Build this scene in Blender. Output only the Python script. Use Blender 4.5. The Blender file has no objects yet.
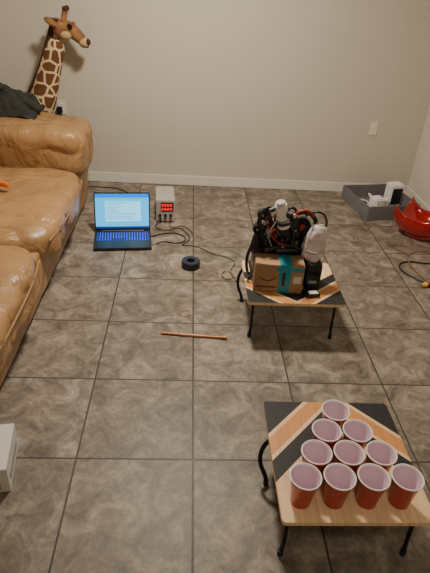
import bpy, bmesh, math, random
from mathutils import Matrix, Vector, noise
random.seed(4)
f,yaw,pitch,roll,H,x0,y0=[513.1475, -0.0715, 0.556, 0.069, 1.6634, 0.0576, 1.365]
T=0.457
S=bpy.context.scene
COL=bpy.context.collection
cam=bpy.data.cameras.new('camera');co=bpy.data.objects.new('camera',cam);COL.objects.link(co)
cam.sensor_fit='HORIZONTAL';cam.sensor_width=36;cam.lens=36*f/430;cam.clip_start=.02
co.matrix_world=Matrix.Translation((0,0,H))@(Matrix.Rotation(yaw,3,'Z')@Matrix.Rotation(math.pi/2-pitch,3,'X')@Matrix.Rotation(roll,3,'Z')).to_4x4()
S.camera=co

# ---------------- materials
def mat(name,c,rough=.5,metal=0,var=0,vs=8,bump=0,bs=60,emit=None,es=1,trans=0,coat=0,sheen=0):
    m=bpy.data.materials.new(name);m.use_nodes=True;nt=m.node_tree;b=nt.nodes['Principled BSDF']
    b.inputs['Base Color'].default_value=(*c,1);b.inputs['Roughness'].default_value=rough;b.inputs['Metallic'].default_value=metal
    if trans:b.inputs['Transmission Weight'].default_value=trans
    if coat:b.inputs['Coat Weight'].default_value=coat
    if sheen:b.inputs['Sheen Weight'].default_value=sheen
    if emit:
        b.inputs['Emission Color'].default_value=(*emit,1);b.inputs['Emission Strength'].default_value=es
    tc=nt.nodes.new('ShaderNodeTexCoord')
    if var:
        n=nt.nodes.new('ShaderNodeTexNoise');n.inputs['Scale'].default_value=vs;n.inputs['Detail'].default_value=6
        nt.links.new(tc.outputs['Object'],n.inputs['Vector'])
        r=nt.nodes.new('ShaderNodeValToRGB');r.color_ramp.elements[0].position=.3;r.color_ramp.elements[1].position=.7
        r.color_ramp.elements[0].color=(*[x*(1-var) for x in c],1);r.color_ramp.elements[1].color=(*[min(1,x*(1+var)) for x in c],1)
        nt.links.new(n.outputs['Fac'],r.inputs['Fac']);nt.links.new(r.outputs['Color'],b.inputs['Base Color'])
    if bump:
        n2=nt.nodes.new('ShaderNodeTexNoise');n2.inputs['Scale'].default_value=bs;n2.inputs['Detail'].default_value=4
        nt.links.new(tc.outputs['Object'],n2.inputs['Vector'])
        bm=nt.nodes.new('ShaderNodeBump');bm.inputs['Strength'].default_value=bump;bm.inputs['Distance'].default_value=.01
        nt.links.new(n2.outputs['Fac'],bm.inputs['Height']);nt.links.new(bm.outputs['Normal'],b.inputs['Normal'])
    return m
def floor_mat():
    m=bpy.data.materials.new('ceramic_tile');m.use_nodes=True;nt=m.node_tree;b=nt.nodes['Principled BSDF'];N=nt.nodes.new;Lk=nt.links.new
    tc=N('ShaderNodeTexCoord');mp=N('ShaderNodeMapping');mp.inputs['Location'].default_value=(-x0+10*T,-y0+10*T,0)
    Lk(tc.outputs['Object'],mp.inputs['Vector'])
    br=N('ShaderNodeTexBrick');br.offset=0;br.squash=1
    br.inputs['Scale'].default_value=1;br.inputs['Brick Width'].default_value=T;br.inputs['Row Height'].default_value=T
    br.inputs['Mortar Size'].default_value=.0040;br.inputs['Mortar Smooth'].default_value=.2;br.inputs['Bias'].default_value=0
    br.inputs['Color1'].default_value=(.45,.45,.45,1);br.inputs['Color2'].default_value=(.57,.57,.57,1);br.inputs['Mortar'].default_value=(.5,.5,.5,1)
    Lk(mp.outputs[0],br.inputs['Vector'])
    sc=N('ShaderNodeVectorMath');sc.operation='MULTIPLY_ADD';Lk(br.outputs['Color'],sc.inputs[0]);sc.inputs[1].default_value=(40,40,40);Lk(mp.outputs[0],sc.inputs[2])
    n=N('ShaderNodeTexNoise');n.inputs['Scale'].default_value=8.5;n.inputs['Detail'].default_value=10;n.inputs['Roughness'].default_value=.68;n.inputs['Distortion'].default_value=1.0
    Lk(sc.outputs[0],n.inputs['Vector'])
    r=N('ShaderNodeValToRGB');e=r.color_ramp.elements
    e[0].position=.33;e[0].color=(.088,.070,.053,1);e[1].position=.68;e[1].color=(.335,.284,.226,1)
    k=e.new(.5);k.color=(.182,.151,.117,1)
    Lk(n.outputs['Fac'],r.inputs['Fac'])
    n3=N('ShaderNodeTexNoise');n3.inputs['Scale'].default_value=55;n3.inputs['Detail'].default_value=4
    Lk(sc.outputs[0],n3.inputs['Vector'])
    mx0=N('ShaderNodeMix');mx0.data_type='RGBA';mx0.blend_type='OVERLAY';mx0.inputs[0].default_value=.45
    Lk(r.outputs[0],mx0.inputs[6]);Lk(n3.outputs['Fac'],mx0.inputs[7])
    mx1=N('ShaderNodeMix');mx1.data_type='RGBA';mx1.blend_type='OVERLAY';mx1.inputs[0].default_value=.5
    Lk(mx0.outputs[2],mx1.inputs[6]);Lk(br.outputs['Color'],mx1.inputs[7])
    mx=N('ShaderNodeMix');mx.data_type='RGBA';Lk(br.outputs['Fac'],mx.inputs[0]);Lk(mx1.outputs[2],mx.inputs[6]);mx.inputs[7].default_value=(.035,.027,.020,1)
    Lk(mx.outputs[2],b.inputs['Base Color'])
    rr=N('ShaderNodeMapRange');Lk(n.outputs['Fac'],rr.inputs[0]);rr.inputs[3].default_value=.40;rr.inputs[4].default_value=.60;Lk(rr.outputs[0],b.inputs['Roughness'])
    inv=N('ShaderNodeMath');inv.operation='MULTIPLY_ADD';Lk(br.outputs['Fac'],inv.inputs[0]);inv.inputs[1].default_value=-1.5;Lk(n.outputs['Fac'],inv.inputs[2])
    bm=N('ShaderNodeBump');bm.inputs['Strength'].default_value=.35;bm.inputs['Distance'].default_value=.004;Lk(inv.outputs[0],bm.inputs['Height']);Lk(bm.outputs[0],b.inputs['Normal'])
    return m
def leather_mat():
    m=mat('tan_leather',(.335,.190,.080),.36,var=.17,vs=3.5);nt=m.node_tree;b=nt.nodes['Principled BSDF'];N=nt.nodes.new;Lk=nt.links.new
    tc=[n for n in nt.nodes if n.type=='TEX_COORD'][0]
    n=N('ShaderNodeTexNoise');n.inputs['Scale'].default_value=4.5;n.inputs['Detail'].default_value=5;n.inputs['Distortion'].default_value=1.3
    v=N('ShaderNodeTexVoronoi');v.inputs['Scale'].default_value=160
    Lk(tc.outputs['Object'],n.inputs['Vector']);Lk(tc.outputs['Object'],v.inputs['Vector'])
    b1=N('ShaderNodeBump');b1.inputs['Strength'].default_value=.6;b1.inputs['Distance'].default_value=.055;Lk(n.outputs['Fac'],b1.inputs['Height'])
    b2=N('ShaderNodeBump');b2.inputs['Strength'].default_value=.2;b2.inputs['Distance'].default_value=.002;Lk(v.outputs['Distance'],b2.inputs['Height']);Lk(b1.outputs[0],b2.inputs['Normal'])
    Lk(b2.outputs[0],b.inputs['Normal']);return m
def giraffe_mat():
    m=mat('giraffe_plush',(.6,.4,.2),.9,bump=.4,bs=150);nt=m.node_tree;b=nt.nodes['Principled BSDF'];N=nt.nodes.new;Lk=nt.links.new
    tc=[n for n in nt.nodes if n.type=='TEX_COORD'][0]
    v=N('ShaderNodeTexVoronoi');v.feature='DISTANCE_TO_EDGE';v.inputs['Scale'].default_value=12.0;v.inputs['Randomness'].default_value=.75
    Lk(tc.outputs['Object'],v.inputs['Vector'])
    r=N('ShaderNodeValToRGB');e=r.color_ramp.elements;e[0].position=.07;e[0].color=(.66,.51,.29,1);e[1].position=.11;e[1].color=(.13,.048,.016,1)
    Lk(v.outputs['Distance'],r.inputs[0]);Lk(r.outputs[0],b.inputs['Base Color']);return m
def wood_mat(name,c):
    m=mat(name,c,.45);nt=m.node_tree;b=nt.nodes['Principled BSDF'];N=nt.nodes.new;Lk=nt.links.new
    tc=[n for n in nt.nodes if n.type=='TEX_COORD'][0]
    mp=N('ShaderNodeMapping');mp.inputs['Scale'].default_value=(60,4,4);Lk(tc.outputs['Object'],mp.inputs[0])
    n=N('ShaderNodeTexNoise');n.inputs['Scale'].default_value=1;n.inputs['Detail'].default_value=5;Lk(mp.outputs[0],n.inputs['Vector'])
    r=N('ShaderNodeValToRGB');e=r.color_ramp.elements;e[0].position=.3;e[0].color=(*[x*.82 for x in c],1);e[1].position=.7;e[1].color=(*[x*1.08 for x in c],1)
    Lk(n.outputs['Fac'],r.inputs[0]);Lk(r.outputs[0],b.inputs['Base Color']);return m

M={}
M['floor']=floor_mat();M['leather']=leather_mat();M['giraffe']=giraffe_mat()
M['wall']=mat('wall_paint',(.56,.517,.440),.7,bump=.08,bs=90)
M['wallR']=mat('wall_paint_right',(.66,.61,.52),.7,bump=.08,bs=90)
M['ceil']=mat('ceiling_paint',(.75,.73,.69),.8)
M['trim']=mat('trim_paint',(.72,.69,.62),.45)
M['pine']=wood_mat('pine_veneer',(.80,.56,.32));M['oak']=wood_mat('orange_veneer',(.62,.27,.085))
M['blackp']=mat('black_laminate',(.008,.008,.009),.6)
M['black']=mat('black_plastic',(.012,.012,.014),.38);M['blackm']=mat('black_metal',(.02,.02,.022),.3,.6)
M['dark']=mat('dark_fabric',(.020,.022,.018),.9,var=.3,vs=20,bump=.5,bs=90)
M['white']=mat('white_plastic',(.8,.79,.76),.35);M['offw']=mat('ivory_plastic',(.70,.67,.58),.4)
M['grey']=mat('grey_plastic',(.30,.30,.29),.45);M['lgrey']=mat('light_grey_metal',(.40,.38,.34),.4)
M['red']=mat('red_cup_plastic',(.50,.003,.005),.3,coat=.25)
M['cupin']=mat('cup_inner_white',(.74,.56,.65),.45);M['cuprim']=mat('cup_rim_white',(.95,.92,.92),.35)
M['redt']=mat('red_translucent_plastic',(.70,.008,.010),.12,trans=.65,coat=.5)
M['card']=mat('cardboard',(.36,.215,.11),.8,var=.12,vs=14)
M['cardin']=mat('cardboard_inner',(.26,.16,.09),.85)
M['gcard']=mat('grey_cardboard',(.16,.155,.16),.75,var=.1,vs=10)
M['tape']=mat('blue_packing_tape',(.015,.27,.36),.3)
M['btape']=mat('blue_tape_dark',(.012,.022,.05),.35)
M['copper']=mat('copper_rod',(.40,.15,.055),.4,.4);M['copper2']=mat('copper_light',(.48,.24,.12),.45,.3);M['brass']=mat('wire_brass',(.35,.22,.1),.4,.5)
M['steel']=mat('steel',(.5,.5,.5),.3,.9);M['green']=mat('circuit_green',(.02,.14,.06),.4)
M['orange']=mat('orange_plastic',(.75,.16,.02),.4);M['redp']=mat('red_part',(.36,.02,.015),.4)
M['brownp']=mat('brown_red_cloth',(.14,.035,.02),.8)
M['mane']=mat('mane_brown',(.05,.02,.010),.95,bump=.5,bs=200);M['cream']=mat('cream_plush',(.50,.33,.16),.9,bump=.3,bs=200)
M['eye']=mat('glass_eye',(.004,.003,.002),.08);M['nosem']=mat('giraffe_head_plush',(.25,.12,.045),.9,var=.55,vs=13,bump=.3,bs=200)
M['ledred']=mat('led_red',(.2,0,0),.4,emit=(1,.02,.02),es=2.2)
M['scr']=mat('screen_blue',(0,0,0),.3,emit=(.0,.20,.80),es=1.6);M['scrw']=mat('screen_window',(0,0,0),.3,emit=(.03,.52,1),es=1.6);M['scrp']=mat('screen_page',(0,0,0),.3,emit=(.25,.78,1),es=1.7)
M['scrd']=mat('screen_dark',(0,0,0),.3,emit=(.005,.05,.25),es=1.2);M['key']=mat('key_glow',(0,0,0),.4,emit=(.01,.06,1),es=2.0)
M['keycap']=mat('keycap',(.02,.02,.06),.5)
M['bubble']=mat('wrap_white',(.66,.57,.57),.4,bump=.9,bs=45)
M['yellow']=mat('amber_plastic',(.85,.45,.06),.3)
M['paper']=mat('label_paper',(.62,.61,.58),.6)

# ---------------- geometry helpers (children are built in world coordinates)
GP={}
def group(name,loc,rz=0):
    e=bpy.data.objects.new(name,None);e.empty_display_size=.05;COL.objects.link(e)
    e.location=loc;e.rotation_euler=(0,0,rz)
    GP[e.name]=Matrix.Translation(loc)@Matrix.Rotation(rz,4,'Z');return e
def fin(me,name,m,parent=None,local=False,smooth=True,mw=None):
    o=bpy.data.objects.new(name,me);COL.objects.link(o)
    if m is not None:
        for q in (m if isinstance(m,(list,tuple)) else [m]): me.materials.append(M[q] if isinstance(q,str) else q)
    if smooth:
        for p in me.polygons:p.use_smooth=True
        me.set_sharp_from_angle(angle=math.radians(38))
    if mw is not None:o.matrix_world=mw
    if parent is not None:
        o.parent=parent
        if not local:o.matrix_parent_inverse=GP[parent.name].inverted()
    return o
def bm2(bm,name):
    me=bpy.data.meshes.new(name);bm.normal_update();bm.to_mesh(me);bm.free();return me
def box(name,lo,hi,m,parent=None,bev=.003,rot=None,local=False,seg=2):
    lo=Vector(lo);hi=Vector(hi);c=(lo+hi)/2;d=hi-lo
    bm=bmesh.new();bmesh.ops.create_cube(bm,size=1)
    for v in bm.verts:v.co=Vector((v.co.x*d.x,v.co.y*d.y,v.co.z*d.z))
    if bev>0:bmesh.ops.bevel(bm,geom=bm.edges[:],offset=min(bev,min(d)*.45),segments=seg,affect='EDGES')
    mw=Matrix.Translation(c)
    if rot is not None:mw=mw@rot.to_4x4()
    return fin(bm2(bm,name),name,m,parent,local,True,mw)
def E(x=0,y=0,z=0):
    from mathutils import Euler
    return Euler((math.radians(x),math.radians(y),math.radians(z))).to_matrix()
def cyl(name,p0,p1,r0,m,parent=None,r1=None,n=24,local=False,bev=0):
    p0=Vector(p0);p1=Vector(p1);r1=r0 if r1 is None else r1;d=p1-p0
    bm=bmesh.new();bmesh.ops.create_cone(bm,cap_ends=True,segments=n,radius1=r0,radius2=r1,depth=d.length)
    if bev:
        ed=[e for e in bm.edges if abs(e.verts[0].co.z-e.verts[1].co.z)<1e-6];bmesh.ops.bevel(bm,geom=ed,offset=bev,segments=2,affect='EDGES')
    mw=Matrix.Translation((p0+p1)/2)@d.to_track_quat('Z','Y').to_matrix().to_4x4()
    return fin(bm2(bm,name),name,m,parent,local,True,mw)
def lathe(name,prof,m,parent=None,mw=None,n=40,local=False,mi=None):
    bm=bmesh.new();rings=[]
    for r,z in prof:
        if r<1e-5:rings.append([bm.verts.new((0,0,z))])
        else:rings.append([bm.verts.new((r*math.cos(2*math.pi*i/n),r*math.sin(2*math.pi*i/n),z)) for i in range(n)])
    for k in range(len(rings)-1):
        a,b=rings[k],rings[k+1]
        for i in range(n):
            j=(i+1)%n
            if len(a)==1 and len(b)==1:continue
            if len(a)==1:fc=bm.faces.new((a[0],b[j],b[i]))
            elif len(b)==1:fc=bm.faces.new((a[i],a[j],b[0]))
            else:fc=bm.faces.new((a[i],a[j],b[j],b[i]))
            if mi:fc.material_index=mi[k]
    bmesh.ops.recalc_face_normals(bm,faces=bm.faces[:])
    return fin(bm2(bm,name),name,m,parent,local,True,mw)
def tube(name,pts,r,m,parent=None,cyclic=False,local=False,res=6):
    cu=bpy.data.curves.new(name,'CURVE');cu.dimensions='3D';cu.bevel_depth=r;cu.bevel_resolution=3;cu.resolution_u=res;cu.use_fill_caps=True
    s=cu.splines.new('BEZIER');s.bezier_points.add(len(pts)-1);s.use_cyclic_u=cyclic
    for b,p in zip(s.bezier_points,pts):
        b.co=p;b.handle_left_type=b.handle_right_type='AUTO'
    o=bpy.data.objects.new(name,cu);COL.objects.link(o)
    dg=bpy.context.evaluated_depsgraph_get();me=bpy.data.meshes.new_from_object(o.evaluated_get(dg))
    bpy.data.objects.remove(o);return fin(me,name,m,parent,local)
def poly_tube(name,pts,r,m,parent=None,local=False,rad=.03):
    P=[Vector(p) for p in pts];out=[P[0]]
    for i in range(1,len(P)-1):
        a=(P[i-1]-P[i]);b=(P[i+1]-P[i]);ra=min(rad,a.length*.45,b.length*.45)
        A=P[i]+a.normalized()*ra;B=P[i]+b.normalized()*ra
        for t in (0,.25,.5,.75,1):
            out.append((1-t)**2*A+2*t*(1-t)*P[i]+t*t*B)
    out.append(P[-1])
    cu=bpy.data.curves.new(name,'CURVE');cu.dimensions='3D';cu.bevel_depth=r;cu.bevel_resolution=3;cu.use_fill_caps=True
    s=cu.splines.new('POLY');s.points.add(len(out)-1)
    for b,p in zip(s.points,out):b.co=(*p,1)
    o=bpy.data.objects.new(name,cu);COL.objects.link(o)
    dg=bpy.context.evaluated_depsgraph_get();me=bpy.data.meshes.new_from_object(o.evaluated_get(dg))
    bpy.data.objects.remove(o);return fin(me,name,m,parent,local)
def soft(name,lo,hi,m,parent=None,k=6,wr=.008,ws=6,crown=0,n=18,rot=None,local=False,seed=0,fold=0):
    lo=Vector(lo);hi=Vector(hi);c=(lo+hi)/2;h=(hi-lo)/2
    bm=bmesh.new();bmesh.ops.create_cube(bm,size=2);bmesh.ops.subdivide_edges(bm,edges=bm.edges[:],cuts=n,use_grid_fill=True)
    for v in bm.verts:
        p=v.co;s=sum(abs(x)**k for x in p)**(1/k);q=p/s
        w=Vector((q.x*h.x,q.y*h.y,q.z*h.z))
        if crown and q.z>0:w.z+=crown*(1-q.x**2)*(1-q.y**2)
        t=(w+c+Vector((seed,seed*2.3,0)))
        if wr:
            d=noise.noise(t*ws)+.5*noise.noise(t*ws*2.3)
            w+=q.normalized()*d*wr
        if fold:
            r1=1-abs(noise.noise(Vector((t.x*2.2,t.y*6,t.z*2.2))))*5
            if r1>0:w-=q.normalized()*fold*r1*r1
        v.co=w
    mw=Matrix.Translation(c)
    if rot is not None:mw=mw@rot.to_4x4()
    return fin(bm2(bm,name),name,m,parent,local,True,mw)
def ball(name,c,r,m,parent=None,sc=(1,1,1),rot=None,local=False):
    bm=bmesh.new();bmesh.ops.create_uvsphere(bm,u_segments=24,v_segments=16,radius=r)
    for v in bm.verts:v.co=Vector((v.co.x*sc[0],v.co.y*sc[1],v.co.z*sc[2]))
    mw=Matrix.Translation(c)
    if rot is not None:mw=mw@rot.to_4x4()
    return fin(bm2(bm,name),name,m,parent,local,True,mw)
def skin(name,verts,edges,radii,m,parent,sub=2,root=0):
    me=bpy.data.meshes.new(name);me.from_pydata(verts,edges,[]);o=bpy.data.objects.new(name,me);COL.objects.link(o)
    mo=o.modifiers.new('s','SKIN');mo.use_smooth_shade=True
    for i,r in enumerate(radii):
        rr=r if isinstance(r,tuple) else (r,r);me.skin_vertices[0].data[i].radius=rr
    me.skin_vertices[0].data[root].use_root=True
    s=o.modifiers.new('u','SUBSURF');s.levels=sub;s.render_levels=sub
    dg=bpy.context.evaluated_depsgraph_get();m2=bpy.data.meshes.new_from_object(o.evaluated_get(dg));bpy.data.objects.remove(o)
    m2.name=name;return fin(m2,name,m,parent)

# ---------------- room
XL,XR,YB,YF,ZC=-1.80,2.0,4.37,-1.6,2.5
t=.1
box('floor',(XL-t,YF-t,-.1),(XR+t,YB+t,0),None,bev=0);bpy.data.objects['floor'].data.materials.append(M['floor'])
fl=bpy.data.objects['floor'];fl.data.transform(Matrix.Translation(fl.location));fl.location=(0,0,0)
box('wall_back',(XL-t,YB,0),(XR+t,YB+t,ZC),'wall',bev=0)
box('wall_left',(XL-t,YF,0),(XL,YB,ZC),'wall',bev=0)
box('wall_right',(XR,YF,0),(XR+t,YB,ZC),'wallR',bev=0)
box('wall_front',(XL-t,YF-t,0),(XR+t,YF,ZC),'wall',bev=0)
box('ceiling',(XL-t,YF-t,ZC),(XR+t,YB+t,ZC+.1),'ceil',bev=0)
box('baseboard_back',(XL+.013,YB-.013,0),(XR-.013,YB-.0005,.088),'trim',bev=.004)
box('baseboard_right',(XR-.013,YF,0),(XR-.0005,YB-.0005,.088),'trim',bev=.004)
box('baseboard_left',(XL+.0005,YF,0),(XL+.013,YB-.0005,.088),'trim',bev=.004)

# outlets
def outlet(x,z):
    g=group('wall_outlet',(x,YB,z))
    box('cover_plate',(x-.035,YB-.007,z-.058),(x+.035,YB-.0005,z+.058),'offw',g,bev=.003)
    for dz in(-.02,.02):
        box('socket_face',(x-.017,YB-.0095,z+dz-.014),(x+.017,YB-.006,z+dz+.014),'white',g,bev=.003)
        for dx in(-.006,.006):box('slot',(x+dx-.0012,YB-.0102,z+dz-.003),(x+dx+.0012,YB-.009,z+dz+.006),'black',g,bev=0)
    cyl('screw',(x,YB-.0085,z),(x,YB-.0065,z),.003,'steel',g,n=12)
    return g
outlet(1.57,.575);g=outlet(-1.04,.62)
box('plug',(-1.075,YB-.05,.575),(-1.03,YB-.0105,.63),'black',g,bev=.008)

# ---------------- sofa
g=group('leather_sofa',(-1.25,2.45,0))
soft('base',(-1.66,.95,.03),(-.785,4.03,.31),'leather',g,k=16,wr=.006,n=30)
for i,(a,b) in enumerate([(2.42,3.56),(1.26,2.40)]):
    soft('seat_cushion_%d'%(i+1),(-1.50,a,.19),(-.710,b,.42),'leather',g,k=5,wr=.028,ws=3.8,crown=.03,n=46,seed=i*3,fold=.016)
    z=.35
    tube('seat_piping_%d'%(i+1),[(-.735,a+.10,z),(-.712,a+.3,z),(-.708,(a+b)/2,z-.005),(-.712,b-.3,z),(-.735,b-.10,z)],.006,'leather',g)
    soft('back_cushion_%d'%(i+1),(-1.68,a+.01,.40),(-1.36,b-.01,.86),'leather',g,k=4,wr=.018,crown=.02,n=20,seed=i*5,rot=E(0,-8,0))
for i,(a,b) in enumerate([(3.56,4.05),(.82,1.25)]):
    soft('arm_body_%d'%(i+1),(-1.64,a+.03,.03),(-.79,b-.01,.50),'leather',g,k=12,wr=.006,n=20)
    soft('arm_pillow_%d'%(i+1),(-1.66,a-.01,.26),(-.725,b+.02,.66),'leather',g,k=5,wr=.022,ws=4,crown=.02,n=46,seed=i*2+7,fold=.015)
soft('back_frame',(-1.79,.9,.05),(-1.56,4.03,.80),'leather',g,k=12,wr=.006,n=20)
for i,(x,y) in enumerate([(-.84,1.02),(-.84,3.95),(-1.6,1.02),(-1.6,3.95)]):
    cyl('foot_%d'%i,(x,y,0),(x,y,.06),.028,'black',g)
g=group('orange_toy_pistol',(-1.15,3.05,.465))
box('barrel',(-1.24,3.00,.465),(-1.06,3.035,.490),'orange',g,bev=.006,rot=E(0,0,-25));box('grip',(-1.22,3.03,.463),(-1.18,3.11,.487),'orange',g,bev=.006,rot=E(0,0,-10))
# jacket
g=group('dark_jacket',(-1.38,3.85,.66))
bm=bmesh.new();bmesh.ops.create_grid(bm,x_segments=70,y_segments=50,size=1)
for v in bm.verts:
    a,b=v.co.x,v.co.y
    rad=max(0,1-(a*a*.8+b*b))
    x=-1.42+a*.34;y=3.88+b*.17
    z=.695+.20*rad**.6*(1-.35*a)+.035*math.sin(9*a+4*b+3*noise.noise(Vector((a*2,b*2,0))))*rad**.3+.03*noise.noise(Vector((a*5,b*5,2)))
    v.co=(x+.02*noise.noise(Vector((a*4,b*4,7))),y+.02*noise.noise(Vector((a*4,b*4,9))),z)
o=fin(bm2(bm,'jacket_body'),'jacket_body','dark',g);sm=o.modifiers.new('t','SOLIDIFY');sm.thickness=.006
skin('sleeve',[(-1.26,3.9,.81),(-1.17,3.86,.76),(-1.10,3.84,.73),(-1.05,3.82,.725)],[(0,1),(1,2),(2,3)],[.06,.05,.04,.032],'dark',g)
tube('collar',[(-1.5,3.78,.86),(-1.42,3.74,.88),(-1.33,3.78,.87),(-1.3,3.85,.86)],.022,'dark',g)

# ---------------- giraffe
g=group('plush_giraffe',(-1.3,4.2,0));GY=4.19
V=[(-1.20,GY,.56),(-1.15,GY,.66),(-1.105,GY,.79),(-1.06,GY,.92),(-1.015,GY,1.05),(-.975,GY,1.16),(-1.42,GY,.58),(-1.60,GY,.55)]
R_=[.12,.114,.102,.088,.078,.068,.115,.115]
ED=[(0,1),(1,2),(2,3),(3,4),(4,5),(0,6),(6,7)]
for (x,base) in((-1.22,0),(-1.60,7)):
    for s in(-1,1):
        V+= [(x,GY+s*.06,.46),(x+(.0 if base==0 else -.02),GY+s*.065,.27),(x,GY+s*.065,.03)];R_+=[.05,.032,.034]
        i=len(V)-3;ED+=[(base,i),(i,i+1),(i+1,i+2)]
skin('body',V,ED,R_,'giraffe',g,root=0)
for i,(x,s) in enumerate([(-1.22,-1),(-1.22,1),(-1.60,-1),(-1.60,1)]):
    cyl('hoof_%d'%i,(x,GY+s*.065,0),(x,GY+s*.065,.045),.037,'mane',g,r1=.03)
tube('tail',[(-1.68,GY,.58),(-1.72,GY,.46),(-1.725,GY,.34)],.011,'mane',g)
skin('head',[(-.975,GY,1.15),(-.945,GY,1.235),(-.885,GY,1.225),(-.83,GY,1.175),(-.785,GY,1.135)],[(0,1),(1,2),(2,3),(3,4)],[.064,.070,(.066,.062),(.048,.046),(.038,.040)],'nosem',g)
ball('muzzle',(-.79,GY,1.135),.043,'cream',g,sc=(.95,1,.85),rot=E(0,35,0))
ball('cheek_patch',(-.91,GY-.037,1.185),.038,'cream',g,sc=(1.2,.8,.9))
ball('nose',(-.762,GY,1.138),.027,'mane',g,sc=(.8,1.3,.9))
tube('mouth_line',[(-.80,GY-.04,1.118),(-.775,GY-.034,1.107),(-.758,GY,1.104),(-.775,GY+.034,1.107)],.003,'mane',g)
for s in(-1,1):
    ball('eye_%d'%(s+1),(-.872,GY+s*.055,1.235),.016,'eye',g)
    tube('eyelid_%d'%(s+1),[(-.89,GY+s*.055,1.24),(-.873,GY+s*.064,1.256),(-.855,GY+s*.053,1.24)],.006,'mane',g)
    cyl('ossicone_%d'%(s+1),(-.925,GY+s*.03,1.275),(-.905,GY+s*.037,1.345),.016,'nosem',g,r1=.014)
    ball('ossicone_tip_%d'%(s+1),(-.903,GY+s*.038,1.35),.019,'mane',g)
    ball('ear_%d'%(s+1),(-1.0,GY+s*.075,1.265),.05,'nosem',g,sc=(.5,.9,.3) if s>0 else (1.1,.5,.45),rot=E(s*-20,25 if s<0 else 0,s*20))
    ball('nostril_%d'%(s+1),(-.748,GY+s*.016,1.14),.006,'eye',g)
me_pts=[(-.995,GY,1.28),(-1.02,GY,1.20),(-1.06,GY,1.10),(-1.11,GY,.98),(-1.17,GY,.86),(-1.235,GY,.74)]
tube('mane',me_pts,.022,'mane',g)

# ---------------- lap tables
def table(ox,oy,w,d,flip,rear,bulge,top=.25):
    g=group('folding_lap_table',(ox+w/2,oy+d/2,0))
    th=.016
    bm=bmesh.new()
    n=8;rc=.014;pts=[]
    for cx,cy,a0 in((w-rc,rc,-90),(w-rc,d-rc,0),(rc,d-rc,90),(rc,rc,180)):
        for i in range(n+1):
            a=math.radians(a0+90*i/n);pts.append((cx+rc*math.cos(a)-w/2,cy+rc*math.sin(a)-d/2,0))
    fc=bm.faces.new([bm.verts.new(p) for p in pts])
    ex=bmesh.ops.extrude_face_region(bm,geom=[fc]);vv=[q for q in ex['geom'] if isinstance(q,bmesh.types.BMVert)]
    bmesh.ops.translate(bm,verts=vv,vec=(0,0,th))
    bounds=[.78,.95,.99,1.14,1.18]
    sgn=-1 if flip else 1
    bmesh.ops.bisect_plane(bm,geom=bm.verts[:]+bm.edges[:]+bm.faces[:],plane_co=(0,0,0),plane_no=(1,0,0))
    for bb in bounds:
        for s in(-1,1):
            co_=(0,(bb-.5)*d*sgn,0);no=Vector((s/w,sgn/d,0)).normalized()
            bmesh.ops.bisect_plane(bm,geom=bm.verts[:]+bm.edges[:]+bm.faces[:],plane_co=co_,plane_no=no)
    bm.normal_update()
    for q in bm.faces:
        c=q.calc_center_median()
        if q.normal.z>.5:
            dd=.5+sgn*c.y/d+abs(c.x)/w
            k_=sum(dd>b_ for b_ in bounds);q.material_index=[0,2,0,1,0,2][k_]
        elif q.normal.z<-.5:q.material_index=2
        else:q.material_index=0
    me=bm2(bm,'table_top')
    fin(me,'table_top',['pine','oak','blackp'],g,smooth=False,mw=Matrix.Translation((ox+w/2,oy+d/2,top-th)))
    zt=top-th
    for sx in(-1,1):
        cx=ox+w/2+sx*(w/2-.035)
        box('hinge_rail',(cx-.012,oy+.05,zt-.014),(cx+.012,oy+d-.05,zt),'blackm',g,bev=.003)
        tube('leg',[(cx,oy+.06,zt-.004),(cx,oy+.055,zt*.6),(cx,oy+.05,zt*.3),(cx+sx*.004,oy+.05,.012)],.0075,'blackm',g)
        cyl('rubber_foot',(cx+sx*.004,oy+.05,0),(cx+sx*.004,oy+.05,.024),.0105,'black',g)
        yb=oy+d-rear
        tube('leg',[(cx,yb+.03,zt-.004),(cx+sx*bulge*.8,yb+.035,zt*.75),(cx+sx*bulge,yb+.025,zt*.42),(cx+sx*bulge*.5,yb+.005,zt*.15),(cx+sx*bulge*.4,yb,.010)],.0085,'blackm',g)
        cyl('rubber_foot',(cx+sx*bulge*.4,yb,0),(cx+sx*bulge*.4,yb,.024),.0105,'black',g)
        poly_tube('leg_brace',[(cx,oy+.07,zt-.01),(cx,oy+.10,zt-.045),(cx,oy+d-.13,zt-.045),(cx,oy+d-.10,zt-.01)],.004,'blackm',g)
    return g
table(.32,.93,.485,.51,False,.185,.048)
table(.325,2.13,.50,.43,True,.045,.045)

# ---------------- cups
def cup(x,y,z):
    prof=[(0,.004),(.028,.004),(.031,0),(.0325,.002),(.0345,.03),(.0352,.031),(.0375,.06),(.0388,.062),(.041,.085),(.0425,.087),(.0455,.113),
          (.0465,.1135),(.0492,.1145),(.0502,.117),(.0492,.1195),(.0470,.1198),(.0448,.113),(.0410,.085),(.0402,.083),(.0375,.06),(.0368,.058),(.0335,.03),(.0300,.008),(.0245,.007),(.0235,.010),(0,.010)]
    mi=[0]*11+[2]*5+[1]*9
    lathe('plastic_cup',prof,['red','cupin','cuprim'],None,Matrix.Translation((x,y,z))@Matrix.Rotation(random.random(),4,'Z'),n=48,mi=mi)
sp=.106
for r_ in range(4):
    nn=4-r_
    for i in range(nn):
        cup(.547+(i-(nn-1)/2)*sp,1.006+r_*.0925,.2502)

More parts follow.
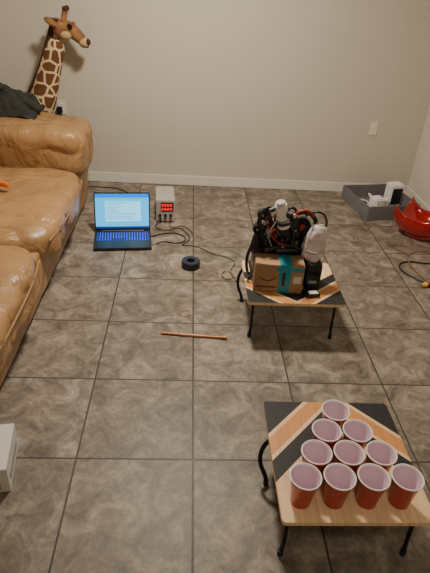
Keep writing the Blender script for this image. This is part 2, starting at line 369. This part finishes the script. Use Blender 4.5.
# ---------------- laptop
LR=math.radians(6.5);g=group('laptop',(-.448,3.355,0),LR)
L=dict(parent=g,local=True)
box('chassis',(-.195,-.272,.004),(.195,.0,.022),'black',bev=.005,**L)
for x in(-.17,.17):
    for y in(-.25,-.02):cyl('foot',(x,y,0),(x,y,.006),.008,'grey',g,local=True,n=12)
box('key_backlight',(-.175,-.150,.0222),(.175,-.03,.0228),'key',bev=0,**L)
bm=bmesh.new()
for r_ in range(6):
    ncol=19
    for c_ in range(ncol):
        wk=.350/ncol
        if r_==0 and 5<=c_<=10:
            if c_!=5:continue
            x1=-.175+5*wk;x2=-.175+11*wk
        else:x1=-.175+c_*wk;x2=x1+wk
        y1=-.150+r_*.02;M4=Matrix.Translation(((x1+x2)/2,y1+.01,.0245))@Matrix.Diagonal((x2-x1-.005,.0145,.003,1))
        bmesh.ops.create_cube(bm,size=1,matrix=M4)
fin(bm2(bm,'keycaps'),'keycaps','keycap',g,True,smooth=False)
box('touchpad',(-.075,-.255,.0218),(.045,-.165,.0226),'blackm',bev=.0002,**L)
tl=math.radians(-17)
Rl=Matrix.Translation((0,0.002,.018))@Matrix.Rotation(tl,4,'X')
def lid(name,x1,x2,z1,z2,y1,y2,m,bev=0):
    bm=bmesh.new();bmesh.ops.create_cube(bm,size=1,matrix=Matrix.Translation(((x1+x2)/2,(y1+y2)/2,(z1+z2)/2))@Matrix.Diagonal((x2-x1,y2-y1,z2-z1,1)))
    if bev:bmesh.ops.bevel(bm,geom=bm.edges[:],offset=bev,segments=2,affect='EDGES')
    return fin(bm2(bm,name),name,m,g,True,mw=Rl)
lid('lid',-.195,.195,0,.272,0,.008,'black',.003)
lid('display',-.187,.187,.020,.264,-.0008,0,'scr')
lid('editor_window',-.187,.187,.034,.236,-.0014,-.0008,'scrw')
lid('page',-.12,.13,.07,.212,-.0018,-.0014,'scrp')
lid('task_bar',-.187,.187,.020,.032,-.0014,-.0008,'scrd')
for i in range(8):
    lid('text_line_%d'%i,-.112,-.112+random.uniform(.06,.22),.200-i*.016,.2035-i*.016,-.0022,-.0018,'scr')
cyl('hinge',(-.15,.0,.018),(.15,.0,.018),.009,'black',g,local=True)

# ---------------- bench power supply
PR=math.radians(4);g=group('bench_power_supply',(-.165,3.71,0),PR);L=dict(parent=g,local=True)
box('case',(-.07,-.14,.008),(.07,.15,.175),'lgrey',bev=.004,**L)
box('front_panel',(-.069,-.146,.010),(.069,-.139,.173),'lgrey',bev=.002,**L)
box('display_window',(-.035,-.1485,.090),(.06,-.145,.162),'black',bev=.002,**L)
for zz in(.132,.100):
    for i in range(4):
        x=-.022+i*.021
        for (a,b,c_,d_) in((-.005,.005,.017,.0195),(-.005,.005,.008,.0105),(-.005,.005,0,.0025),(-.007,-.0045,.001,.0185),(.0045,.007,.001,.0185)):
            box('digit_segment',(x+a,-.150,zz+c_),(x+b,-.1483,zz+d_),'ledred',bev=0,**L)
for x in(-.04,0,.04):cyl('knob',(x,-.162,.062),(x,-.144,.062),.0105,'black',g,local=True,n=20,bev=.001)
for x,mm in((-.035,'black'),(.0,'green'),(.035,'redp')):cyl('terminal',(x,-.165,.03),(x,-.144,.03),.0075,mm,g,local=True,n=16)
for x in(-.055,.055):
    for y in(-.12,.13):cyl('foot',(x,y,0),(x,y,.01),.008,'black',g,local=True,n=12)
for i in range(7):box('vent',(-.0712,.0+i*.017,.05),(-.0698,.006+i*.017,.14),'black',bev=0,**L)

# ---------------- tape roll
g=group('electrical_tape_roll',(.04,2.905,0))
lathe('tape',[(.028,0),(.057,0),(.059,.003),(.059,.045),(.057,.048),(.030,.048),(.028,.046),(.028,0)],'btape',g,Matrix.Translation((.04,2.905,.0)))
lathe('outer_wrap',[(.0592,.004),(.0603,.005),(.0603,.043),(.0592,.044)],'black',g,Matrix.Translation((.04,2.905,.0)))
lathe('core',[(.0255,.001),(.028,.001),(.028,.047),(.0255,.047),(.0255,.001)],'btape',g,Matrix.Translation((.04,2.905,.0)))

# ---------------- rod, ring
g=group('copper_rod',(.06,2.163,0))
cyl('rod_end_a',(-.11,2.178,.007),(-.01,2.169,.007),.007,'copper',g,n=12);cyl('rod_end_b',(.11,2.159,.007),(.226,2.149,.007),.007,'copper',g,n=12)
cyl('sleeve',(-.012,2.169,.007),(.112,2.159,.007),.0085,'copper2',g,n=12)
cyl('cap',(.205,2.151,.009),(.235,2.148,.009),.010,'copper',g,n=12)
tube('wire_ring',[(.012+.03*math.cos(a),2.37+.03*math.sin(a),.004+.002*math.sin(2*a)) for a in [i*math.pi/4 for i in range(8)]],.0016,'brass',cyclic=True)

# ---------------- cardboard box on far table
zb=.2505
def open_box(name,c,w,d,h,rz,m,mi,z,thk=.005):
    g=group(name,(c[0],c[1],z),math.radians(rz));L=dict(parent=g,local=True)
    box('bottom',(-w/2,-d/2,0),(w/2,d/2,thk),mi,bev=0,**L)
    box('side_front',(-w/2,-d/2,0),(w/2,-d/2+thk,h),m,bev=.001,**L);box('side_back',(-w/2,d/2-thk,0),(w/2,d/2,h),m,bev=.001,**L)
    box('side_left',(-w/2,-d/2+thk,0),(-w/2+thk,d/2-thk,h),m,bev=.001,**L);box('side_right',(w/2-thk,-d/2+thk,0),(w/2,d/2-thk,h),m,bev=.001,**L)
    return g
g=open_box('cardboard_box',(.487,2.29),.25,.12,.160,-4,'card','cardin',zb)
L=dict(parent=g,local=True)
yf=-.06
box('tape_vertical',(.000,yf-.0012,.0),(.060,yf+.0001,.162),'tape',bev=0,**L)
box('tape_top',(-.02,yf-.0014,.128),(.125,yf-.0001,.148),'tape',bev=0,**L)
box('tape_dark',(.018,yf-.0022,.04),(.032,yf-.001,.12),'black',bev=0,**L)
box('print_band',(-.11,yf-.0012,.028),(-.01,yf+.0001,.034),'black',bev=0,**L)
tube('smile_print',[(-.10,yf-.001,.085),(-.07,yf-.001,.07),(-.035,yf-.001,.072),(-.015,yf-.001,.088)],.0022,'black',**L)
box('shipping_label',(.075,yf-.0012,.06),(.115,yf+.0001,.10),'paper',bev=0,**L)
box('tape_lid',(.0,-.058,.1615),(.060,.055,.1630),'tape',bev=0,**L)
box('flap_left',(-.122,-.058,.158),(.0,.055,.161),'card',bev=0,rot=E(0,3,0),**L)
box('flap_right',(.06,-.058,.160),(.122,.055,.163),'card',bev=0,rot=E(0,-4,0),**L)
box('flap_middle',(.0,-.058,.158),(.06,.055,.161),'card',bev=0,**L)

# ---------------- robot (stands behind the box on the table, arms above the box)
g=group('ball_launcher_robot',(.53,2.48,zb))
box('base_plate',(.36,2.375,zb),(.74,2.545,zb+.012),'black',g)
box('rear_tower',(.37,2.40,zb+.01),(.50,2.51,.52),'black',g,bev=.006)
box('motor_mount',(.50,2.39,zb+.01),(.62,2.51,.50),'black',g,bev=.006)
box('circuit_board',(.515,2.375,.43),(.59,2.382,.49),'green',g,bev=0)
for i in range(6):box('chip',(.52+i*.011,2.370,.445+.01*(i%3)),(.527+i*.011,2.376,.455+.01*(i%3)),'steel' if i%2 else 'black',g,bev=.001)
links=[((.355,2.36,.43),(.375,2.37,.62),.012),((.365,2.33,.43),(.36,2.35,.56),.010),((.385,2.38,.62),(.47,2.40,.655),.013),((.36,2.34,.56),(.43,2.37,.52),.012),((.43,2.37,.52),(.47,2.39,.60),.013),((.41,2.33,.44),(.50,2.35,.46),.014),((.50,2.35,.46),(.56,2.38,.55),.013),((.47,2.33,.44),(.58,2.33,.45),.014),((.40,2.37,.66),(.44,2.35,.56),.012)]
for i,(a,b,r) in enumerate(links):cyl('arm_link_%d'%i,a,b,r,'black',g,n=12)
for i,(c,r) in enumerate([((.385,2.38,.62),.026),((.36,2.35,.555),.022),((.43,2.37,.52),.026),((.47,2.39,.60),.024),((.50,2.345,.465),.028),((.56,2.37,.55),.026)]):
    cyl('joint_%d'%i,(c[0],c[1]-.018,c[2]),(c[0],c[1]+.018,c[2]),r,'blackm' if i%2 else 'black',g,n=20,bev=.002)
    cyl('joint_bolt_%d'%i,(c[0],c[1]-.021,c[2]),(c[0],c[1]-.017,c[2]),.006,'steel',g,n=10)
rs=random.Random(11)
for i in range(34):
    x=rs.uniform(.37,.60);z=rs.uniform(.45,.60 if x<.43 or x>.52 else .54);y=rs.uniform(2.345,2.42)
    sx,sy,sz=[rs.uniform(.012,.030) for _ in range(3)]
    mm=rs.choice(['black']*8+['blackm','grey','brownp','redp'])
    if rs.random()<.6:box('servo_part_%d'%i,(x-sx,y-sy*.6,z-sz),(x+sx,y+sy*.6,z+sz),mm,g,bev=.003,rot=E(rs.uniform(-25,25),rs.uniform(-40,40),rs.uniform(-30,30)))
    else:cyl('gear_part_%d'%i,(x,y-.01,z),(x+rs.uniform(-.02,.02),y+.012,z+rs.uniform(-.02,.02)),sx*.8,mm,g,n=18,bev=.002)
box('cloth_pad',(.385,2.35,.585),(.435,2.39,.64),'brownp',g,bev=.015,rot=E(10,20,0))
box('steel_bracket',(.405,2.325,.535),(.435,2.335,.558),'steel',g,bev=.002,rot=E(0,30,10))
a=Vector((.494,2.335,.575));b=Vector((.458,2.315,.705))
cyl('barrel',a,b,.032,'white',g,r1=.029,bev=.004);cyl('barrel_cap',b,b+(b-a).normalized()*.014,.025,'lgrey',g,bev=.004)
cyl('barrel_band',a+(b-a)*.30,a+(b-a)*.40,.0325,'grey',g);cyl('barrel_base',a-(b-a)*.25,a,.028,'black',g,bev=.003)
tube('barrel_clamp',[(.455,2.32,.60),(.47,2.295,.60),(.505,2.30,.605),(.53,2.33,.60),(.55,2.36,.58)],.007,'black',g)
cyl('camera_module',(.50,2.305,.655),(.525,2.285,.66),.018,'black',g,bev=.002);cyl('camera_lens',(.525,2.285,.66),(.530,2.281,.661),.012,'steel',g)
tube('flywheel_guard',[(.595+.065*math.cos(a_),2.36+.01*math.sin(a_),.580+.065*math.sin(a_)) for a_ in [math.radians(q) for q in range(-30,215,30)]],.012,'black',g)
cyl('flywheel',(.59,2.355,.572),(.59,2.385,.572),.045,'blackm',g,bev=.004);cyl('flywheel_hub',(.59,2.348,.572),(.59,2.356,.572),.014,'redp',g)
tube('red_tubing',[(.53,2.36,.60),(.55,2.34,.65),(.60,2.34,.665),(.64,2.35,.63)],.006,'redp',g)
box('orange_clip',(.535,2.345,.625),(.56,2.36,.64),'orange',g,bev=.004,rot=E(0,20,0))
box('side_plate',(.60,2.37,.40),(.64,2.44,.58),'black',g,bev=.006)
soft('wrapped_bottle',(.612,2.285,.390),(.716,2.375,.590),'bubble',g,k=3.2,wr=.012,ws=16,n=16,rot=E(-6,10,0))
tube('bottle_strap',[(.612,2.29,.47),(.655,2.272,.465),(.712,2.30,.46)],.004,'lgrey',g)
soft('battery_pouch',(.622,2.265,.262),(.715,2.38,.41),'black',g,k=5,wr=.006,ws=14,n=10)
box('controller',(.63,2.250,zb+.001),(.705,2.275,.35),'black',g,bev=.006)
box('controller_stripe',(.645,2.2485,.30),(.685,2.251,.315),'grey',g,bev=0)
cb=[('black',[(.37,2.35,.56),(.34,2.32,.50),(.345,2.31,.44),(.40,2.34,.44)],.005),('redp',[(.40,2.37,.60),(.42,2.33,.56),(.46,2.32,.50),(.53,2.33,.47)],.003),
('black',[(.50,2.35,.60),(.54,2.32,.56),(.55,2.31,.49),(.60,2.32,.45)],.006),('black',[(.60,2.36,.63),(.66,2.34,.66),(.71,2.36,.61),(.72,2.42,.50)],.006),('grey',[(.45,2.34,.60),(.42,2.32,.53),(.44,2.32,.47)],.003),
('black',[(.56,2.38,.60),(.53,2.36,.67),(.50,2.36,.65)],.007),('black',[(.42,2.36,.67),(.385,2.35,.66),(.37,2.33,.58),(.40,2.33,.50)],.005),('black',[(.345,2.37,.45),(.325,2.35,.38),(.335,2.35,.30),(.35,2.38,.27)],.008)]
for i,(m_,p,r) in enumerate(cb):tube('cable_%d'%i,p,r,m_,g)
g=group('battery_pack',(.66,2.205,zb))
box('cell',(.625,2.185,zb),(.70,2.225,zb+.022),'black',g,bev=.004,rot=E(0,0,8));box('label',(.64,2.19,zb+.0215),(.69,2.22,zb+.0228),'paper',g,bev=0,rot=E(0,0,8))

tube('wire_coil',[(.275+.035*math.cos(a)*(1+.1*math.sin(3*a)),2.80+.05*math.sin(a),.004+.003*(i%3)) for i,a in enumerate([q*math.pi/4 for q in range(16)])],.002,'brass')

# ---------------- tray in corner
g=open_box('grey_storage_tray',(1.63,4.02),.46,.48,.12,11,'gcard','gcard',.0,thk=.006)
g=group('power_adapter',(1.62,4.0,.007),math.radians(20));L=dict(parent=g,local=True)
box('brick',(-.07,-.05,0),(.03,.05,.10),'white',bev=.01,**L);box('plug_head',(.035,-.03,0),(.09,.03,.08),'white',bev=.006,**L)
box('prong',(.0,-.02,.099),(.004,-.01,.118),'steel',bev=0,**L);box('prong',(.02,-.02,.099),(.024,-.01,.118),'steel',bev=0,**L)
tube('cord',[(-.05,.03,.095),(-.08,.05,.12),(-.09,.0,.10),(-.08,-.05,.05),(-.02,-.07,.03)],.005,'white',**L)
g=group('router_box',(1.77,4.1,.007),math.radians(14));L=dict(parent=g,local=True)
box('shell',(-.06,-.05,0),(.06,.05,.19),'white',bev=.008,**L);box('dark_face',(-.048,-.053,.02),(.048,-.0495,.16),'black',bev=.002,**L)
tube('cord',[(.0,-.05,.02),(-.03,-.1,.03),(-.06,-.13,.02)],.004,'black',**L)
g=group('coiled_cable',(1.50,4.08,.008))
for k_ in range(3):
    tube('loop',[(1.49+(.045+.006*k_)*math.cos(a),4.05+(.05+.005*k_)*math.sin(a),.012+.012*k_) for a in [i*math.pi/4 for i in range(8)]],.0045,'white' if k_!=1 else 'black',g,cyclic=True)

# ---------------- red scoop seat
g=group('red_scoop_chair',(1.77,3.5,0))
bm=bmesh.new();NU,NV=28,24;gr=[]
for i in range(NU+1):
    u=i/NU;row=[]
    for j in range(NV+1):
        v=j/NV*2-1
        a=math.radians(-35+165*u)
        yy=.165*math.sin(a-math.radians(55)) ; zz=.17-.17*math.cos(a-math.radians(55))
        wdt=.18*(1-.25*max(0,u-.6)/.4)
        xx=wdt*math.sin(v*1.25)/math.sin(1.25)
        up=.12*(1-math.cos(v*1.3))
        row.append(bm.verts.new((xx,yy*1.15,zz+up+.004)))
    gr.append(row)
for i in range(NU):
    for j in range(NV):bm.faces.new((gr[i][j],gr[i][j+1],gr[i+1][j+1],gr[i+1][j]))
o=fin(bm2(bm,'seat_shell'),'seat_shell','redt',g,local=True,mw=Matrix.Translation((0.03,0.03,.002))@Matrix.Rotation(math.radians(-35),4,'Z'));o.modifiers.new('s','SOLIDIFY').thickness=.010
lathe('base_ring',[(.10,0),(.115,0),(.118,.008),(.105,.03),(.095,.03),(.10,0)],'redt',g,Matrix.Translation((1.80,3.53,0)))

# ---------------- cables on floor
tube('floor_cable',[(1.95,3.15,.006),(1.70,3.05,.006),(1.52,3.06,.006),(1.46,2.98,.006),(1.50,2.86,.006),(1.58,2.78,.006),(1.72,2.75,.006),(1.9,2.80,.006)],.005,'black')
tube('charger_cord',[(1.85,3.25,.005),(1.6,3.18,.005),(1.55,2.95,.013),(1.62,2.72,.016),(1.75,2.62,.005)],.0035,'brass')
g=group('amber_night_light',(1.56,2.745,0));cyl('socket',(1.60,2.745,.016),(1.56,2.745,.016),.013,'black',g,n=16,bev=.002);ball('bulb',(1.545,2.745,.017),.016,'yellow',g,sc=(1.3,1,1))
tube('laptop_power_cord',[(-1.05,YB-.055,.59),(-1.03,4.26,.35),(-.92,4.2,.05),(-.75,4.22,.006),(-.6,4.2,.006),(-.50,4.12,.006),(-.40,4.0,.006),(-.30,3.98,.006)],.004,'black')
tube('laptop_charging_cord',[(-.245,3.30,.012),(-.20,3.34,.005),(-.12,3.38,.005),(-.04,3.36,.005),(.0,3.28,.005),(-.06,3.22,.005),(-.15,3.24,.005),(-.2,3.2,.005)],.004,'black')
tube('test_lead_black',[(-.20,3.54,.03),(-.22,3.47,.006),(-.16,3.42,.006),(-.05,3.46,.006),(.0,3.40,.006),(.03,3.30,.006),(-.02,3.20,.006)],.003,'black')
tube('test_lead_red',[(-.12,3.545,.03),(-.11,3.48,.006),(-.02,3.50,.006),(.03,3.44,.006),(.06,3.34,.006)],.0025,'brownp')
tube('long_wire',[(-.02,3.20,.004),(.08,3.18,.004),(.2,3.08,.004),(.27,3.05,.004),(.33,2.98,.004),(.30,2.86,.004),(.33,2.72,.004)],.0022,'black')
tube('thin_wire',[(.03,3.44,.004),(.16,3.36,.004),(.24,3.2,.004),(.36,3.12,.004),(.42,2.98,.004),(.38,2.80,.004)],.0016,'grey')

# ---------------- board game box at the left
g=group('board_game_box',(-.605,1.215,0),math.radians(9));L=dict(parent=g,local=True)
box('lid',(-.12,0,.0),(0,.22,.12),'paper',bev=.002,**L)
box('printed_side',(-.11,-.0012,.015),(-.03,.0003,.08),'oak',bev=0,**L);box('printed_edge',(-.0003,.03,.03),(.0012,.19,.06),'grey',bev=0,**L)

# ---------------- light
LX,LY=.0,2.8
g=group('ceiling_light_fixture',(LX,LY,ZC))
cyl('canopy',(LX,LY,ZC-.03),(LX,LY,ZC-.0005),.17,'white',g,n=40)
ld=bpy.data.lights.new('ceiling_lamp','AREA');ld.shape='DISK';ld.size=.3;ld.energy=74;ld.color=(1,.885,.74)
lo=bpy.data.objects.new('ceiling_lamp',ld);lo.location=(LX,LY,ZC-.035);COL.objects.link(lo);lo.parent=g;lo.matrix_parent_inverse=GP[g.name].inverted()
ld=bpy.data.lights.new('fill_light','AREA');ld.shape='DISK';ld.size=.5;ld.energy=15;ld.color=(1,.89,.75)  # unseen low fill added above the camera, no real lamp there
lo=bpy.data.objects.new('fill_light',ld);lo.location=(.3,-.2,ZC-.02);COL.objects.link(lo)
w=bpy.data.worlds.new('w');S.world=w;w.use_nodes=True
w.node_tree.nodes['Background'].inputs[0].default_value=(.8,.77,.74,1);w.node_tree.nodes['Background'].inputs[1].default_value=.1
